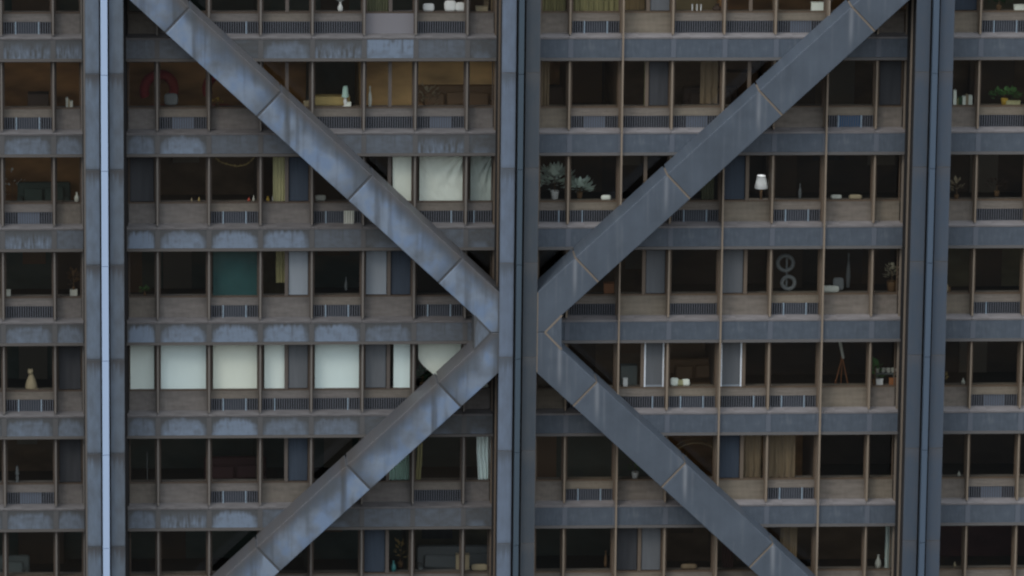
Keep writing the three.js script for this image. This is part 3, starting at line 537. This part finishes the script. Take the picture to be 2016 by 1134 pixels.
{ const g = thing('ring_sculpture', 'pair of pale stacked rings in the dark window of the fourth storey', 'sculpture', at(3, 8.22, -2.3)); for (const [y, r] of [[0.24, 0.19], [0.85, 0.23]]) put('ring', new THREE.TorusGeometry(r, 0.06, 10, 28), I.paleGrey, g, 0.05 * (y > 0.5 ? -1 : 1), y, 0); put('post', box(0.05, 1.02, 0.05), I.paleGrey, g, 0, 0.51, -0.07); }
vase(at(3, 10.12, -2.7), 1.05, 0.07, I.paleGrey, 'tall narrow grey-white vase in the fourth storey, right bay'); cushion(at(3, 9.5), 0.55, 0.22, I.offWhite, 'off-white cushion on the sill left of the tall grey-white vase'); cushion(at(3, 9.78, -2.3), 0.34, 0.4, I.paleGrey, 'pale grey cushion behind the off-white one');
plant(at(3, 11.38, -2.2), 0.86, 0.42, I.petal, I.brown, 'ball of pale cream flowers left of the right-hand column', { n: 90, size: 0.1, pot: 0.3, name: 'flower_vase', category: 'flowers' });
// fifth storey (4), the storey with the white blinds
const GB = 'drawn blinds of the fifth storey';
[[-11.46, -10.75, 'cream', 'narrow cream blind beside the left column, leftmost drawn one'], [-10.56, -9.16, 'ivory', 'wide white blind over a plain sill panel, second drawn from left'], [-8.99, -7.66, 'sand', 'wide creamy-yellow blind over the first grille'], [-7.46, -6.84, 'cream', 'narrow pale blind left of the first grey panel'],
 [-5.95, -4.56, 'blindGreen', 'wide white blind between two grey-panelled windows'], [-3.60, -3.04, 'blindGreen', 'narrow white blind right of the second grey panel']].forEach(([a, b, m, l]) => blind(4, a, b, I[m], l, GB));
curtain(4, -2.86, -1.5, I.sand, 'tied-back cream curtain cut off by the lower left brace', { amp: 0.006, pleat: 0.3, gather: 0.0, sway: 0.75, z: -1.82 });
plant(at(4, -2.72, -1.98), 0.62, 0.26, I.darkGreen, I.brown, 'dark green plant left of the tied-back cream curtain', { n: 60, size: 0.17 });
{ const g = thing('sitting_cat_figure', 'beige sitting cat figure in the far left dark window', 'figurine', at(4, -14.41)); put('body', lathe([[0, 0], [0.17, 0], [0.18, 0.1], [0.14, 0.28], [0.08, 0.42], [0.05, 0.5], [0, 0.52]]), I.beige, g); const h = put('head', new THREE.SphereGeometry(0.085, 16, 12), I.beige, g, -0.02, 0.55, 0.03); for (const s of [-1, 1]) put('ear', new THREE.ConeGeometry(0.03, 0.09, 8), I.beige, h, s * 0.05, 0.085, 0); put('tail', new THREE.TorusGeometry(0.15, 0.025, 8, 16, 2), I.beige, g, 0.05, 0.03, 0.05).rotation.x = Math.PI / 2; }
carton(at(4, 3.38), 0.14, 0.26, 0.12, I.white, 'small white box in front of the dark cabinet, fifth storey'); cupboard(at(4, 3.5, -2.3), 0.5, 0.6, 0.3, I.greySofa, 'grey topped cabinet behind the small white box');
[4.86, 5.05, 5.2].forEach((x, i) => cushion(at(4, x), 0.26, [0.26, 0.2, 0.22][i], i === 1 ? I.straw : I.sand, ['taller cream cushion right of the white-framed panel', 'straw coloured cushion between two cream ones', 'cream cushion furthest right of three beside the white-framed panel'][i]));
sofa(onFloor(4, 5.6, -3.4), 1.6, I.brown, 'brown sofa in the back of the room behind the cream cushions', { h: 1.15, seat: 0.55 });
{ const g = thing('tripod_telescope', 'slim white telescope tilted on orange wooden tripod legs', 'telescope', onFloor(4, 10.0, -2.7)); for (const [dx, dz] of [[-0.36, 0.15], [0.30, 0.15], [0, -0.3]]) { const v = new THREE.Vector3(dx, -1.42, dz), m = put('leg', new THREE.CylinderGeometry(0.016, 0.022, v.length(), 8), I.orange, g, dx / 2, 1.42 - 0.71, dz / 2); m.quaternion.setFromUnitVectors(new THREE.Vector3(0, -1, 0), v.normalize()); } const t = put('tube', new THREE.CylinderGeometry(0.05, 0.04, 0.62, 14), I.offWhite, g, -0.04, 1.68, 0.05); t.rotation.z = 0.22; put('mount', new THREE.SphereGeometry(0.05, 12, 8), I.orange, g, 0, 1.40, 0); }
plant(at(4, 10.93), 0.75, 0.22, I.green, I.brown, 'thin green plant against the mullion left of the white cups', { n: 30, size: 0.2 });
table(at(4, 11.25, -2.15), 0.62, 0.22, 0.36, I.greySofa, 'small grey table holding the row of white cups');
[11.02, 11.18, 11.34, 11.48].forEach((x, i) => { const g = thing('cup', `${['leftmost', 'second', 'third', 'rightmost'][i]} of the four white cups on the small grey table`, 'cup', [x, yb(4) + SH + 0.36, -2.15], 0, 'row of white cups'); put('bowl', lathe([[0, 0], [0.045, 0], [0.06, 0.13], [0.054, 0.13], [0.04, 0.012], [0, 0.012]]), I.offWhite, g); put('handle', new THREE.TorusGeometry(0.035, 0.009, 6, 14), I.offWhite, g, 0.065, 0.07, 0); });
carton(at(4, 11.05, -1.93), 0.2, 0.22, 0.1, I.white, 'square white box below the row of white cups'); carton(at(4, 11.44, -1.93), 0.2, 0.24, 0.1, I.orange, 'orange box at the right below the row of cups');
vase(at(4, 13.6), 0.2, 0.06, I.offWhite, 'small off-white vase in the dark narrow window at right'); plant(at(4, 12.98), 0.36, 0.16, I.gold, I.brown, 'little golden plant by the jamb of the right-hand column', { n: 20, size: 0.12, pot: 0.1 });
// sixth storey (5)
lamp(at(5, -14.85), 0.5, I.paleGrey, I.paleGrey, 'small pale grey lamp in the far left window of the sixth storey', { r: 0.06 });
tag(put(numbered('floor_lamp_pole'), new THREE.CylinderGeometry(0.014, 0.014, 1.5, 8), I.paleGrey, scene, -10.96, yb(5) + FL + 0.752, -2.4), 'thin upright silvery pole in the dark window right of the left column', 'pole');
sofa(onFloor(5, -8.3, -2.9), 1.9, I.maroon, 'dark red sofa in the unlit window of the sixth storey', { h: 1.15, seat: 0.5 });
curtain(5, -3.70, -3.03, I.mint, 'pale mint pleated curtain just below the lower left brace', { amp: 0.03, pleat: 0.085 }); curtain(5, -2.86, -2.70, I.olive, 'thin olive-white curtain edge right of the mint pleated one', { amp: 0.02, sway: -0.05 }); curtain(5, -1.08, -0.66, I.blindGreen, 'greenish-white pleated curtain against the centre column', { amp: 0.035, pleat: 0.11, sway: 0.05 });
plant(at(5, 3.72), 0.44, 0.28, I.green, I.white, 'green sprig in white pot tucked under the lower right brace', { n: 26, size: 0.16, pot: 0.2 });
{ const g = thing('rocking_chair', 'tan bentwood rocking chair behind the lower right brace', 'chair', onFloor(5, 5.6, -2.8)); for (const z of [-0.22, 0.22]) put('rocker', new THREE.TorusGeometry(0.85, 0.025, 8, 30, 2.2).rotateZ(0.2), I.woodTan, g, 0, 0.8, z); put('seat', new RoundedBoxGeometry(0.55, 0.06, 0.5, 2, 0.02), I.woodTan, g, 0.1, 0.5, 0); const b = put('backrest', new RoundedBoxGeometry(0.06, 0.8, 0.5, 2, 0.02), I.woodTan, g, -0.2, 0.9, 0); b.rotation.z = 0.25; }
curtain(5, 6.90, 7.52, I.tanCloth, 'brown patterned curtain right of the blue-grey panel', { amp: 0.03, pleat: 0.2 }); curtain(5, 7.72, 8.55, I.tanCloth, 'tan curtain half across the window over a grille, sixth storey', { amp: 0.03, pleat: 0.22 });
// lowest storey in view (6)
sofa(onFloor(6, -15.0, -2.6), 1.0, I.greySofa, 'grey armchair-sized sofa in the lower left corner', { h: 1.05, seat: 0.5, cushions: 1 });
plant(at(6, -3.32, -2.5), 0.95, 0.2, I.gold, I.brown, 'golden dry stems in the window right of the navy panel', { n: 26, size: 0.16 }); vase(at(6, -3.55), 0.34, 0.08, I.tealGlass, 'teal glass vase in the corner beside the navy panel');
sofa(onFloor(6, -1.5, -3.0), 2.6, I.paleGrey, 'long pale sofa in the olive room at the bottom left of the centre column', { h: 1.15, seat: 0.5 }); carton(at(6, -1.45, -2.3), 0.4, 0.46, 0.25, I.beige, 'beige box on the sill in front of the long pale sofa'); cushion(at(6, -0.95), 0.5, 0.22, I.beige, 'beige cushion near the centre column in the lowest storey');
vase(at(6, 2.9, -2.4), 0.5, 0.05, I.brown, 'slim brown vase in the lowest storey right of the centre column');
cushion(at(6, 5.4), 0.5, 0.18, I.tanCloth, 'tan cushion on the sill above the bottom edge, right bay'); curtain(6, 8.15, 8.66, I.tanCloth, 'tan curtain just right of the lower right brace, lowest storey', { amp: 0.03, pleat: 0.2 });
curtain(6, 11.34, 11.62, I.sheetGrey, 'grey curtain at the right-hand column in the lowest storey', { amp: 0.03 }); vase(at(6, 11.16), 0.42, 0.1, I.offWhite, 'off-white statuette-like vase left of the grey curtain, lowest storey');
// dim contents further back
curtain(1, 0.66, 0.98, I.tanCloth, 'short brown curtain against the centre column, second storey, right side', { amp: 0.02 });
curtain(1, 5.50, 6.02, I.tanCloth, 'brown curtain behind the dark window left of the split one above the right brace', { z: -2.2, amp: 0.03, pleat: 0.2 });
plant(at(2, 14.5, -2.4), 0.5, 0.6, I.darkBrown, I.brown, 'dark dried plant in the last window at right, third storey', { n: 40, size: 0.14 });
curtain(6, 6.4, 6.75, I.maroon, 'dark maroon curtain by the mullion left of the lower right brace, lowest storey', { z: -2.1, amp: 0.02 });
books(at(3, 12.95), [[0.06, 0.2, I.brick], [0.05, 0.24, I.beige], [0.07, 0.18, I.brown]], 'three small books beside the right-hand column, fourth storey');
vase(at(5, 13.55), 0.16, 0.05, I.offWhite, 'tiny off-white vase in the narrow dark window at right, sixth storey');
vase(at(6, 13.5), 0.18, 0.05, I.beige, 'tiny beige vase in the narrow dark window at right, lowest storey');


renderer.render(scene, camera);
